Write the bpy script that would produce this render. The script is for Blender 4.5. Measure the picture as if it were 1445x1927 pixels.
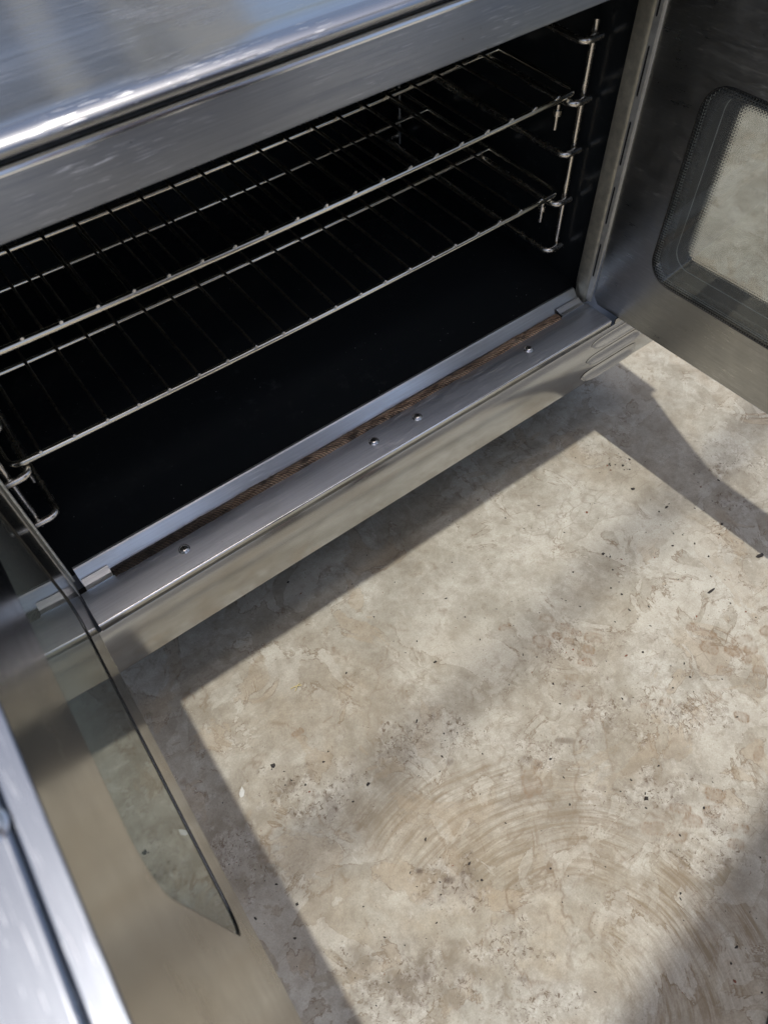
import bpy, bmesh, math, random
import numpy as np
from mathutils import Vector, Matrix
random.seed(7)
S = bpy.context.scene
for o in list(bpy.data.objects): bpy.data.objects.remove(o)
COL = S.collection
R_ = math.radians

# ------------------------------------------------------------------ camera
cam_d = bpy.data.cameras.new('camera'); cam = bpy.data.objects.new('camera', cam_d); COL.objects.link(cam)
ROT = np.array([[0.80296011, 0.50299272, -0.31977085],
                [-0.59539364, 0.65205356, -0.46939596],
                [-0.02759503, 0.56729576, 0.82305166]])
CP = np.array([0.05096107, -0.49171842, 0.74237761])
M = Matrix(ROT.tolist()).to_4x4(); M.translation = Vector(CP.tolist()); cam.matrix_world = M
cam_d.sensor_fit = 'HORIZONTAL'; cam_d.sensor_width = 36.0; cam_d.lens = 36*1416.74/1445
cam_d.clip_start = 0.01; cam_d.clip_end = 3000
cam_d.dof.use_dof = True; cam_d.dof.focus_distance = 1.0; cam_d.dof.aperture_fstop = 10.5
S.camera = cam
S.render.resolution_x, S.render.resolution_y = 767, 1024
FLOOR = -0.24

def at(px, py, z=FLOOR):
    """photo pixel -> point on the horizontal plane z (used for laying things out on the floor)"""
    v = np.array([px-722.5, -(py-963.5), -1416.74]); r = ROT @ v
    return CP + r*((z-CP[2])/r[2])

# ------------------------------------------------------------------ world, sun
KX, KY = 0.042, -0.006                       # horizontal travel of the sunlight per metre of drop
w = bpy.data.worlds.new("World"); S.world = w; w.use_nodes = True
nt = w.node_tree; bg = nt.nodes['Background']
sky = nt.nodes.new('ShaderNodeTexSky'); sky.sky_type = 'NISHITA'; sky.sun_disc = False
d = Vector((-KX, -KY, 1)).normalized()       # towards the sun
sky.sun_elevation = math.asin(d.z); sky.sun_rotation = math.atan2(d.x, d.y)
sky.dust_density = 5.0; sky.air_density = 0.9; sky.ozone_density = 0.8
nt.links.new(sky.outputs[0], bg.inputs[0]); bg.inputs[1].default_value = 0.15
sl = bpy.data.lights.new('sun', 'SUN'); sl.energy = 3.0; sl.angle = R_(0.7); sl.color = (1.0, 0.96, 0.88)
so = bpy.data.objects.new('sun', sl); COL.objects.link(so)
so.rotation_euler = d.to_track_quat('Z', 'Y').to_euler(); so.location = (0, 0, 6)
S.view_settings.view_transform = 'Standard'; S.view_settings.look = 'None'
S.view_settings.exposure = 0.08; S.view_settings.gamma = 1.0
S.render.engine = 'CYCLES'
try:
    S.cycles.max_bounces = 12; S.cycles.glossy_bounces = 8; S.cycles.diffuse_bounces = 5
    S.cycles.transparent_max_bounces = 16; S.cycles.caustics_reflective = True; S.cycles.blur_glossy = 0.6
    S.cycles.sample_clamp_indirect = 4.0
except Exception: pass

# ------------------------------------------------------------------ object helpers
def world_off(o):
    v = Vector((0, 0, 0))
    while o is not None:
        v += o.location; o = o.parent
    return v
def link(name, me, mats, parent=None):
    o = bpy.data.objects.new(name, me); COL.objects.link(o)
    for m in (mats if isinstance(mats, (list, tuple)) else [mats]): me.materials.append(m)
    if parent is not None:
        o.parent = parent; o.location = -world_off(parent)
    return o
def tag(o, label=None, cat=None, group=None, kind=None):
    if label: o['label'] = label
    if cat: o['category'] = cat
    if group: o['group'] = group
    if kind: o['kind'] = kind
    return o
def empty(name, loc):
    o = bpy.data.objects.new(name, None); COL.objects.link(o); o.location = loc; o.empty_display_size = .05
    return o
class MB:
    def __init__(s): s.v = []; s.f = []; s.mi = []; s.sm = []
    def add(s, vs, fs, mi=0, smooth=False, T=None):
        b = len(s.v)
        for p in vs:
            p = Vector(p)
            if T is not None: p = T @ p
            s.v.append(tuple(p))
        for f in fs: s.f.append([b+i for i in f]); s.mi.append(mi); s.sm.append(smooth)
        return s
    def build(s, name, mats, parent=None, bevel=0, seg=2, autosmooth=False):
        me = bpy.data.meshes.new(name); me.from_pydata(s.v, [], s.f)
        me.polygons.foreach_set('material_index', s.mi); me.polygons.foreach_set('use_smooth', s.sm); me.update()
        o = link(name, me, mats, parent)
        if bevel:
            m = o.modifiers.new('bevel', 'BEVEL'); m.width = bevel; m.segments = seg; m.limit_method = 'ANGLE'
            m.angle_limit = R_(40); m.harden_normals = True
            me.polygons.foreach_set('use_smooth', [True]*len(me.polygons))
        return o
def box(mb, a, b, mi=0, T=None):
    x0, y0, z0 = a; x1, y1, z1 = b
    vs = [(x0,y0,z0),(x1,y0,z0),(x1,y1,z0),(x0,y1,z0),(x0,y0,z1),(x1,y0,z1),(x1,y1,z1),(x0,y1,z1)]
    return mb.add(vs, [(3,2,1,0),(4,5,6,7),(0,1,5,4),(1,2,6,5),(2,3,7,6),(3,0,4,7)], mi, False, T)
def tube(mb, pts, r, n=10, closed=False, mi=0, caps=True, T=None):
    pts = [Vector(p) for p in pts]; k = len(pts); vs = []; fs = []
    t0 = (pts[1]-pts[0]).normalized(); up = Vector((0, 0, 1)) if abs(t0.z) < .9 else Vector((1, 0, 0))
    nrm = t0.cross(up).normalized()
    for i, p in enumerate(pts):
        if closed: t = (pts[(i+1) % k]-pts[i-1]).normalized()
        else: t = (pts[min(i+1, k-1)]-pts[max(i-1, 0)]).normalized()
        nrm = (nrm - t*nrm.dot(t)).normalized(); bn = t.cross(nrm)
        rr = r[i] if isinstance(r, (list, tuple)) else r
        for j in range(n):
            a = 2*math.pi*j/n; vs.append(p+nrm*(rr*math.cos(a))+bn*(rr*math.sin(a)))
    m = k if closed else k-1
    for i in range(m):
        for j in range(n):
            a = i*n+j; b = i*n+(j+1) % n; c = ((i+1) % k)*n+(j+1) % n; e = ((i+1) % k)*n+j
            fs.append((a, e, c, b))
    mb.add(vs, fs, mi, True, T)
    if caps and not closed:
        mb.add(vs[:n], [tuple(range(n))], mi, False, T); mb.add(vs[-n:], [tuple(range(n-1, -1, -1))], mi, False, T)
    return mb
def arc(c, r, a0, a1, n, ax=(1, 0, 0), ay=(0, 1, 0)):
    c = Vector(c); ax = Vector(ax); ay = Vector(ay)
    return [c+ax*(r*math.cos(a0+(a1-a0)*i/n))+ay*(r*math.sin(a0+(a1-a0)*i/n)) for i in range(n+1)]
def bent(pts, r, n=5):
    """polyline with rounded corners"""
    pts = [Vector(p) for p in pts]; out = [pts[0]]
    for i in range(1, len(pts)-1):
        a, b, c = pts[i-1], pts[i], pts[i+1]; u = (a-b).normalized(); v = (c-b).normalized()
        for k in range(n+1):
            t = k/n; p = b+u*r*(1-t)**2+v*r*t**2; out.append(p)
    out.append(pts[-1]); return out
def profile(mb, prof, x0, x1, nx=1, closed=True, mi=0, wob=None, smooth=True):
    """extrude a (y, z) profile along x"""
    n = len(prof); vs = []; fs = []
    for i in range(nx+1):
        x = x0+(x1-x0)*i/nx; dz = wob(x) if wob else 0
        vs += [(x, p[0], p[1]+dz) for p in prof]
    m = n if closed else n-1
    for i in range(nx):
        for j in range(m):
            fs.append((i*n+j, i*n+(j+1) % n, (i+1)*n+(j+1) % n, (i+1)*n+j))
    mb.add(vs, fs, mi, smooth)
    if closed:
        mb.add(vs[:n], [tuple(range(n-1, -1, -1))], mi); mb.add(vs[-n:], [tuple(range(n))], mi)
    return mb
def rrect(y0, y1, z0, z1, r, n=7):
    out = []
    for (cy, cz, a) in ((y1-r, z1-r, 0), (y0+r, z1-r, 90), (y0+r, z0+r, 180), (y1-r, z0+r, 270)):
        for i in range(n+1):
            t = R_(a+90*i/n); out.append((cy+r*math.cos(t), cz+r*math.sin(t)))
    return out

# ------------------------------------------------------------------ material helpers
class NT:
    def __init__(s, name):
        s.m = bpy.data.materials.new(name); s.m.use_nodes = True; s.t = s.m.node_tree; s.n = s.t.nodes; s.L = s.t.links
        s.b = s.n['Principled BSDF']; s.out = s.n['Material Output']
        s.co = s.n.new('ShaderNodeTexCoord').outputs['Object']
    def set(s, **k):
        for a, v in k.items(): s.put(s.b.inputs[a.replace('_', ' ')], v)
    def put(s, sock, v):
        if isinstance(v, bpy.types.NodeSocket): s.L.new(v, sock)
        elif isinstance(v, (tuple, list)) and len(v) == 3 and sock.type == 'RGBA': sock.default_value = (*v, 1)
        else: sock.default_value = v
    def map(s, sc=(1,1,1), rot=(0,0,0), loc=(0,0,0), co=None):
        n = s.n.new('ShaderNodeMapping'); s.L.new(co or s.co, n.inputs[0])
        n.inputs['Scale'].default_value = sc; n.inputs['Rotation'].default_value = rot; n.inputs['Location'].default_value = loc
        return n.outputs[0]
    def noise(s, scale=5, detail=4, rough=.55, co=None, dist=0, col=False):
        n = s.n.new('ShaderNodeTexNoise'); s.L.new(co or s.co, n.inputs['Vector'])
        n.inputs['Scale'].default_value = scale; n.inputs['Detail'].default_value = detail
        n.inputs['Roughness'].default_value = rough; n.inputs['Distortion'].default_value = dist
        return n.outputs['Color' if col else 'Fac']
    def vor(s, scale, feat='F1', co=None, out='Distance'):
        n = s.n.new('ShaderNodeTexVoronoi'); s.L.new(co or s.co, n.inputs['Vector']); n.feature = feat
        n.inputs['Scale'].default_value = scale; return n.outputs[out]
    def math(s, op, a, b=0.0, c=None, clamp=False):
        n = s.n.new('ShaderNodeMath'); n.operation = op; n.use_clamp = clamp
        s.put(n.inputs[0], a); s.put(n.inputs[1], b)
        if c is not None: s.put(n.inputs[2], c)
        return n.outputs[0]
    def rng(s, v, a, b, c=0.0, e=1.0):
        n = s.n.new('ShaderNodeMapRange'); s.put(n.inputs[0], v)
        for i, x in enumerate((a, b, c, e)): s.put(n.inputs[1+i], x)
        return n.outputs[0]
    def mix(s, f, a, b, mode='MIX'):
        n = s.n.new('ShaderNodeMix'); n.data_type = 'RGBA'; n.blend_type = mode
        s.put(n.inputs[0], f)
        for sock, v in ((n.inputs[6], a), (n.inputs[7], b)): s.put(sock, v)
        return n.outputs[2]
    def ramp(s, v, stops):
        n = s.n.new('ShaderNodeValToRGB'); s.put(n.inputs[0], v); e = n.color_ramp.elements
        while len(e) < len(stops): e.new(.5)
        for q, (p, c) in zip(e, stops):
            q.position = p; q.color = (*c, 1) if isinstance(c, tuple) else (c, c, c, 1)
        return n.outputs[0]
    def bump(s, h, strength=.3, dist=.001, nrm=None):
        n = s.n.new('ShaderNodeBump'); s.put(n.inputs['Height'], h)
        n.inputs['Strength'].default_value = strength; n.inputs['Distance'].default_value = dist
        if nrm is not None: s.L.new(nrm, n.inputs['Normal'])
        return n.outputs[0]
    def sep(s, v=None):
        n = s.n.new('ShaderNodeSeparateXYZ'); s.L.new(v or s.co, n.inputs[0]); return n.outputs
    def comb(s, x, y, z):
        n = s.n.new('ShaderNodeCombineXYZ')
        for i, q in enumerate((x, y, z)): s.put(n.inputs[i], q)
        return n.outputs[0]
    def attr(s, name):
        n = s.n.new('ShaderNodeAttribute'); n.attribute_name = name; return n.outputs['Fac']

def steel(name, axis='x', rough=.24, col=(.60, .61, .62), aniso=.6, grain=.35, scratch=.5, smudge=.5, stain=None, wave=0.0, smear=None):
    t = NT(name)
    lo, hi = 3.0, 520.0
    sc = {'x': (lo, hi, hi), 'y': (hi, lo, hi), 'z': (hi, hi, lo)}[axis]
    g = t.noise(1.0, 3, .6, t.map(sc))
    g2 = t.noise(1.0, 2, .5, t.map(tuple(q*.22 for q in sc)))
    big = t.noise(5, 5, .6); mid = t.noise(26, 5, .65, t.map((1, 1.3, 1.3)))
    # hairline scratches in several directions
    tot = None
    for i, (a, b, th) in enumerate(((.35, 3, .70), (-.5, 2.2, .71), (1.2, 3.5, .725), (.12, 5, .68))):
        if axis == 'x': m = t.map((b*9, 900, 900), (a*.6, 0, a))
        elif axis == 'y': m = t.map((900, b*9, 900), (a, 0, a))
        else: m = t.map((900, 900, b*9), (a, a, 0))
        s_ = t.rng(t.noise(1.0, 1, .4, m), th, th+.03)
        tot = s_ if tot is None else t.math('MAXIMUM', tot, s_)
    patchy = t.rng(t.noise(14, 3, .6), .42, .62)
    tot = t.math('MULTIPLY', t.math('MULTIPLY', tot, patchy), scratch)
    r = t.math('ADD', rough, t.math('MULTIPLY', t.math('SUBTRACT', big, .5), .16*smudge))
    r = t.math('ADD', r, t.math('MULTIPLY', t.math('SUBTRACT', mid, .5), .14*smudge))
    r = t.math('ADD', r, t.math('MULTIPLY', t.math('SUBTRACT', g2, .5), .10*grain))
    r = t.math('ADD', r, t.math('MULTIPLY', tot, .25), clamp=True)
    c = t.mix(t.math('MULTIPLY', t.rng(mid, .35, .75), .25*smudge), col, tuple(q*.72 for q in col))
    g3 = t.noise(1.0, 2, .6, t.map({'x': (7, 330, 330), 'y': (330, 7, 330), 'z': (330, 330, 7)}[axis]))
    g4 = t.noise(1.0, 2, .6, t.map({'x': (16, 700, 700), 'y': (700, 16, 700), 'z': (700, 700, 16)}[axis]))
    gg = t.math('ADD', t.rng(g3, .35, .65, 0, .55), t.rng(g4, .35, .65, 0, .45))
    c = t.mix(t.math('MULTIPLY', gg, .34*grain), c, tuple(q*.50 for q in col))
    r = t.math('ADD', r, t.math('MULTIPLY', t.math('SUBTRACT', gg, .5), .12*grain))
    spot = t.math('MULTIPLY', t.rng(t.vor(70), .035, .07, 1, 0), t.rng(t.noise(11, 3, .6), .54, .62))
    c = t.mix(t.math('MULTIPLY', spot, .7*min(1, grain)), c, (.10, .085, .07))
    if smear:
        x, y, z = t.sep(); (sx, sy, rx, ry, an) = smear; ca, sa = math.cos(an), math.sin(an)
        u = t.math('DIVIDE', t.math('ADD', t.math('MULTIPLY', t.math('SUBTRACT', x, sx), ca), t.math('MULTIPLY', t.math('SUBTRACT', y, sy), sa)), rx)
        v = t.math('DIVIDE', t.math('SUBTRACT', t.math('MULTIPLY', t.math('SUBTRACT', y, sy), ca), t.math('MULTIPLY', t.math('SUBTRACT', x, sx), sa)), ry)
        dd = t.math('SQRT', t.math('ADD', t.math('MULTIPLY', u, u), t.math('MULTIPLY', v, v)))
        dm = t.math('MULTIPLY', t.rng(t.math('ADD', dd, t.math('MULTIPLY', t.math('SUBTRACT', t.noise(60, 6, .75), .5), 1.6)), .35, 1.0, 1, 0), t.rng(t.noise(1.0, 4, .7, t.map((30, 260, 1), (0, 0, .5))), .35, .6))
        c = t.mix(t.math('MULTIPLY', dm, .75), c, (.13, .12, .11)); r = t.math('ADD', r, t.math('MULTIPLY', dm, .25))
    c = t.mix(t.math('MULTIPLY', tot, .75), c, (.92, .93, .95))
    if stain:
        f = t.math('MULTIPLY', t.rng(t.noise(stain[1], 6, .65), .48, .72), stain[2]); c = t.mix(f, c, stain[0])
        r = t.math('ADD', r, t.math('MULTIPLY', f, .25))
    t.set(Base_Color=c, Metallic=1.0, Roughness=r)
    t.b.inputs['Anisotropic'].default_value = aniso
    tv = {'x': (0, .7071, .7071), 'y': (.7071, 0, .7071), 'z': (.7071, .7071, 0)}[axis]   # across the brushing
    t.L.new(t.comb(*[float(q) for q in tv]), t.b.inputs['Tangent'])
    h = t.math('ADD', t.math('MULTIPLY', g, .5*grain), t.math('MULTIPLY', tot, .8))
    nb = t.bump(h, .22, .0006)
    if wave: nb = t.bump(t.noise(3.2, 2, .4), wave, .02, nb)
    t.L.new(nb, t.b.inputs['Normal'])
    return t.m

def simple(name, col, rough=.5, metal=0.0, nscale=60, var=.25, bump=.15, **k):
    t = NT(name); n = t.noise(nscale, 5, .6)
    c = t.mix(t.rng(n, .3, .7), tuple(q*(1-var) for q in col), tuple(min(1, q*(1+var)) for q in col))
    t.set(Base_Color=c, Roughness=t.math('ADD', rough, t.math('MULTIPLY', t.math('SUBTRACT', n, .5), .2)), Metallic=metal, **k)
    t.L.new(t.bump(n, bump, .0008), t.b.inputs['Normal'])
    return t.m

M_top = steel('steel_top', 'x', .17, (.68, .71, .74), .45, .9, .42, 1.0, wave=.08, smear=(.278, .085, .050, .020, -.75))
M_roll = steel('steel_rolled_edge', 'x', .20, (.50, .52, .55), .1, 1.0, 1.2, 1.2)
M_edge = steel('polished_edge_highlight', 'x', .16, (.90, .91, .93), .2, .3, .3, .4)  # smoother and paler than the sheets: the bends' bright highlight put into the colour
M_head = steel('steel_header', 'x', .42, (.42, .455, .52), .8, 1.0, 1.3, .9)
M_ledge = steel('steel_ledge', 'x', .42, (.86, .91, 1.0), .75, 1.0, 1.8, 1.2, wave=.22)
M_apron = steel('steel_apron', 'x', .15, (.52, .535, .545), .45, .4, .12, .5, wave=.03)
M_lip = steel('steel_lip', 'x', .36, (.80, .82, .84), .7, .8, 1.2, .9)
M_doorin = steel('steel_door_inner', 'y', .20, (.43, .425, .40), .35, .35, .15, 1.0, stain=((.40, .35, .28), 9, .35), wave=.03)
M_doorin2 = steel('steel_door_dull', 'y', .33, (.47, .47, .455), .3, .8, .35, 1.7, stain=((.36, .33, .28), 9, .4), wave=.03)
M_doorout = steel('steel_door_outer', 'y', .26, (.27, .30, .35), .0, .5, .35, .6)
M_jamb = simple('galvanised_jamb', (.50, .47, .38), .45, .55, 90, .22, .1)
M_strip = simple('slotted_steel', (.66, .65, .60), .42, .5, 90, .15, .1)
M_flange = simple('rust_spotted_flange', (.80, .78, .70), .5, .05, 130, .28, .2)
M_chrome = simple('chrome_wire', (.95, .90, .78), .19, 1.0, 220, .08, .06)
M_wire = simple('tarnished_wire', (.45, .42, .37), .30, 1.0, 260, .25, .2)
M_rod = simple('guide_rod_steel', (.90, .85, .76), .26, 1.0, 90, .08, .05)
M_screw = simple('screw_steel', (.80, .80, .80), .24, 1.0, 500, .2, .2)
M_dark = simple('dark_recess', (.012, .012, .012), .6, 0, 80, .3, .2)
M_rubber = simple('black_seal', (.012, .012, .012), .45, 0, 200, .3, .2)
M_shell = simple('galvanised_shell', (.42, .43, .44), .40, .9, 30, .12, .1)
M_caster = simple('caster_rubber', (.03, .03, .03), .6, 0, 80, .3, .2)

def enamel():
    t = NT('black_enamel')
    sp = t.rng(t.vor(75), .03, .075, 1, 0)
    sp = t.math('MULTIPLY', sp, t.rng(t.noise(7, 4, .7), .47, .60))
    dust = t.math('MULTIPLY', t.rng(t.noise(34, 6, .75), .56, .78), t.rng(t.noise(3.5, 2, .5), .42, .62))
    c = t.mix(t.math('MULTIPLY', dust, .45), (.019, .022, .024), (.12, .122, .12))
    c = t.mix(t.math('MULTIPLY', sp, .9), c, (.35, .36, .36))
    t.set(Base_Color=c, Roughness=t.math('ADD', .13, t.math('MULTIPLY', t.noise(9, 5, .6), .16)), Metallic=0.0)
    t.b.inputs['Specular IOR Level'].default_value = .38
    t.L.new(t.bump(t.noise(14, 3, .5), .06, .004), t.b.inputs['Normal'])
    return t.m
M_enamel = enamel()

def gasket_mat():
    t = NT('braided_gasket')
    x, y, z = t.sep()
    wv = t.math('SINE', t.math('MULTIPLY', t.math('ADD', x, t.math('MULTIPLY', y, .8)), 1500.0))
    wv2 = t.math('SINE', t.math('MULTIPLY', y, 2600.0))
    n = t.noise(1.0, 4, .7, t.map((26, 240, 240))); n2 = t.noise(9, 4, .6)
    c = t.ramp(n, [(.30, (.10, .065, .045)), (.42, (.46, .29, .18)), (.56, (.80, .56, .38)), (.8, (.90, .75, .58))])
    # darker over the left third, with scattered dark patches
    dk = t.math('ADD', t.rng(x, .10, .36, .9, 0.0), t.math('MULTIPLY', t.rng(n2, .5, .68), .7), clamp=True)
    burn = t.rng(t.noise(1.0, 5, .7, t.map((38, 90, 90))), .50, .62)
    c = t.mix(t.math('MULTIPLY', burn, .85), c, (.03, .02, .014))
    c = t.mix(dk, c, (.022, .017, .013))
    c = t.mix(t.rng(wv, -1, .3, .75, 0), c, (.02, .015, .01))
    t.set(Base_Color=c, Roughness=.62, Metallic=.0)
    t.L.new(t.bump(t.math('ADD', t.math('ADD', wv, t.math('MULTIPLY', wv2, .5)), t.math('MULTIPLY', n, 3)), .8, .0009), t.b.inputs['Normal'])
    return t.m
M_gasket = gasket_mat()

def glass_mat(name, tint=(.93, .94, .93), frit=None):
    """clear pane; frit = (y0, y1, z0, z1, r, width) prints a halftone border of dots in the pane's own yz plane"""
    t = NT(name); n = t.n
    tr = n.new('ShaderNodeBsdfTransparent'); tr.inputs[0].default_value = (*tint, 1)
    gl = n.new('ShaderNodeBsdfGlossy'); gl.inputs['Roughness'].default_value = .02; gl.inputs[0].default_value = (.95, 1, .98, 1)
    fr = n.new('ShaderNodeFresnel'); fr.inputs[0].default_value = 1.36
    haze = n.new('ShaderNodeBsdfDiffuse'); haze.inputs[0].default_value = (.42, .43, .40, 1)
    m1 = n.new('ShaderNodeMixShader'); t.L.new(fr.outputs[0], m1.inputs[0]); t.L.new(tr.outputs[0], m1.inputs[1]); t.L.new(gl.outputs[0], m1.inputs[2])
    m2 = n.new('ShaderNodeMixShader'); hz = t.math('ADD', .13, t.math('MULTIPLY', t.rng(t.noise(6, 6, .7), .45, .75), .08))
    t.L.new(hz, m2.inputs[0]); t.L.new(m1.outputs[0], m2.inputs[1]); t.L.new(haze.outputs[0], m2.inputs[2])
    last = m2
    if frit:
        y0, y1, z0, z1, r, wd, pitch, th0 = frit
        x, y, z = t.sep()
        cy, cz, hy, hz_ = (y0+y1)/2, (z0+z1)/2, (y1-y0)/2-r, (z1-z0)/2-r
        qy = t.math('SUBTRACT', t.math('ABSOLUTE', t.math('SUBTRACT', y, cy)), hy)
        qz = t.math('SUBTRACT', t.math('ABSOLUTE', t.math('SUBTRACT', z, cz)), hz_)
        ln = t.math('SQRT', t.math('ADD', t.math('POWER', t.math('MAXIMUM', qy, 0), 2.0), t.math('POWER', t.math('MAXIMUM', qz, 0), 2.0)))
        sd = t.math('SUBTRACT', t.math('ADD', ln, t.math('MINIMUM', t.math('MAXIMUM', qy, qz), 0.0)), r)   # <0 inside
        dep = t.math('MULTIPLY', sd, -1.0)                   # distance inwards from the edge
        k = 2*math.pi/pitch
        dots = t.math('MULTIPLY', t.math('SINE', t.math('MULTIPLY', t.math('ADD', y, z), k)), t.math('SINE', t.math('MULTIPLY', t.math('SUBTRACT', y, z), k)))
        th = t.rng(dep, 0.0, wd, th0, .95)
        dm = t.math('GREATER_THAN', dots, th)
        dm = t.math('MULTIPLY', dm, t.math('LESS_THAN', dep, wd))
        pr = n.new('ShaderNodeBsdfPrincipled'); pr.inputs['Base Color'].default_value = (.012, .013, .013, 1); pr.inputs['Roughness'].default_value = .25
        m3 = n.new('ShaderNodeMixShader'); t.L.new(dm, m3.inputs[0]); t.L.new(m2.outputs[0], m3.inputs[1]); t.L.new(pr.outputs[0], m3.inputs[2])
        last = m3
    t.L.new(last.outputs[0], t.out.inputs['Surface'])
    return t.m

# ------------------------------------------------------------------ concrete floor
def vnoise(X, Y, sc, seed, octs=4, gain=.55):
    rs = np.random.RandomState(seed); out = np.zeros_like(X); amp = 1.0; tot = 0
    for o in range(octs):
        g = rs.rand(256, 256); x = X*sc+rs.rand()*99+500; y = Y*sc+rs.rand()*99+500
        xi = np.floor(x).astype(int); yi = np.floor(y).astype(int); fx = x-xi; fy = y-yi
        fx = fx*fx*(3-2*fx); fy = fy*fy*(3-2*fy); a = xi % 256; b = yi % 256; a1 = (a+1) % 256; b1 = (b+1) % 256
        out += amp*((g[a, b]*(1-fx)+g[a1, b]*fx)*(1-fy)+(g[a, b1]*(1-fx)+g[a1, b1]*fx)*fy); tot += amp; amp *= gain; sc *= 2.03
    return out/tot
def sstep(a, b, x):
    t = np.clip((x-a)/(b-a), 0, 1); return t*t*(3-2*t)
def blob(X, Y, px, py, rx, ry, wob=.35, seed=1, ang=0.0):
    """soft irregular patch around a place on the floor; radii in photo pixels; value 1 at the centre, 0 at the rim"""
    c = at(px, py); a = math.radians(ang)
    u = (at(px+math.cos(a)*rx, py+math.sin(a)*rx)-c)[:2]; v = (at(px-math.sin(a)*ry, py+math.cos(a)*ry)-c)[:2]
    D = np.array([u, v]).T; I = np.linalg.inv(D)
    dx = X-c[0]; dy = Y-c[1]; s = I[0, 0]*dx+I[0, 1]*dy; t = I[1, 0]*dx+I[1, 1]*dy
    if wob:
        s = s+wob*(vnoise(X, Y, 34, seed, 4)-.5)*2; t = t+wob*(vnoise(X, Y, 34, seed+50, 4)-.5)*2
    return 1-np.sqrt(s*s+t*t), s, t
def make_floor():
    xs = np.arange(-.12, 1.40, .002); ys = np.arange(-.86, .22, .002); nx, ny = len(xs), len(ys)
    X, Y = np.meshgrid(xs, ys, indexing='ij')
    wx = X+.030*(vnoise(X, Y, 18, 3, 4)-.5); wy = Y+.030*(vnoise(X, Y, 18, 4, 4)-.5)
    # --- warm (clay film) 0..1
    warm = .18+.8*sstep(.46, .62, vnoise(wx, wy, 5.0, 11, 5))*.55
    for (px, py, rx, ry, k) in ((620, 1330, 230, 110, .35), (560, 1750, 260, 200, .40), (900, 1640, 280, 190, .45), (1250, 1720, 240, 220, .40), (1080, 1790, 120, 120, .25),
                                (1240, 1420, 190, 110, .25), (1000, 1320, 220, 90, .15), (1390, 1870, 130, 130, .45)):
        b, _, _ = blob(X, Y, px, py, rx, ry, .4, int(px)); warm += k*sstep(0, .7, b)
    for (px, py, rx, ry, k) in ((590, 1590, 120, 70, .7), (960, 1880, 150, 60, .5), (1010, 1700, 70, 130, .55), (840, 1120, 300, 90, .35), (1170, 1000, 190, 110, .30), (1240, 1280, 130, 60, .35), (1110, 1420, 40, 80, .5)):
        b, _, _ = blob(X, Y, px, py, rx, ry, .5, int(px)+3); warm -= k*sstep(0, .45, b)
    # --- tide marks: thin brown rims of dried puddles
    edge = np.zeros_like(X); fill = np.zeros_like(X)
    for (px, py, rx, ry, ang, k, fl) in ((1010, 1745, 62, 125, 5, 1.0, .25), (985, 1800, 100, 75, -15, .7, .20), (600, 1600, 95, 70, 0, .8, -.15), (735, 1340, 40, 90, 0, .45, -.08), (1115, 1420, 34, 90, -8, .75, -.2),
                                         (1010, 1450, 34, 46, -20, .55, .15), (1215, 1410, 120, 60, 20, .45, .2), (870, 1500, 120, 50, -30, .3, .08), (1340, 1430, 120, 60, 25, .4, .1), (1190, 1560, 130, 50, 15, .4, .12),
                                         (800, 1600, 90, 60, -30, .35, -.1), (1250, 1000, 120, 70, 0, .16, .05), (640, 1260, 90, 60, 10, .2, 0.), (920, 1790, 100, 90, 10, .3, 0)):
        b, _, _ = blob(X, Y, px, py, rx, ry, .55, int(px*3+py))
        wd = .030*(60/max(rx, 40))+.012
        edge = np.maximum(edge, k*np.exp(-(b/wd)**2)*(.12+.88*sstep(.38, .58, vnoise(X, Y, 26, int(px)+8, 2)))); fill += fl*sstep(0, .06, b)
    warm += fill
    f = vnoise(wx, wy, 7.5, 23, 5); m = sstep(.42, .6, vnoise(X, Y, 3.3, 29, 2)); brk = sstep(.42, .60, vnoise(X, Y, 40, 33, 3))
    edge = np.maximum(edge, .75*m*brk*np.exp(-((f-.5)/.006)**2))
    f = vnoise(wx, wy, 16, 43, 4); m = sstep(.48, .6, vnoise(X, Y, 4.3, 49, 2)); edge = np.maximum(edge, .6*m*brk*np.exp(-((f-.5)/.010)**2))
    # --- print marks left by a rubber tread: small rounded tiles, brown with a darker rim
    marks = np.zeros_like(X)
    tiles = [(1028,1164,15,7,12),(1063,1180,10,6,15),(1083,1190,12,6,12),(1117,1200,17,9,14),(1108,1223,12,8,12),(1100,1245,14,7,8),(1020,1208,17,11,15),(1048,1196,10,7,10),(1070,1206,9,6,10),
             (1083,1308,9,9,40),(1076,1276,12,5,0),(1325,1190,22,6,18),(1336,1220,17,10,15),(1397,1203,20,7,-8),(1413,1222,13,9,0),(1440,1187,10,9,0),(1345,1313,13,9,-10),(1380,1226,16,9,20),(1405,1240,10,7,0),
             (1427,1420,9,14,10),(1252,1322,11,8,0),(1345,1497,20,12,12),(1340,1528,16,12,5),(1280,1522,20,9,8),(1395,1350,14,8,20),(1362,1262,15,8,10),(1430,1262,14,8,0),(1302,1180,10,7,20),(1215,1330,10,6,10),
             (1010,1440,9,11,20),(1000,1475,18,22,-25),(1303,1545,18,12,0),(1275,1575,18,10,0),(1230,1560,22,12,5),(1395,1560,16,9,0),(1385,1590,16,10,10),(950,1180,12,5,-15),(560,1380,12,6,-30)]
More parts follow.
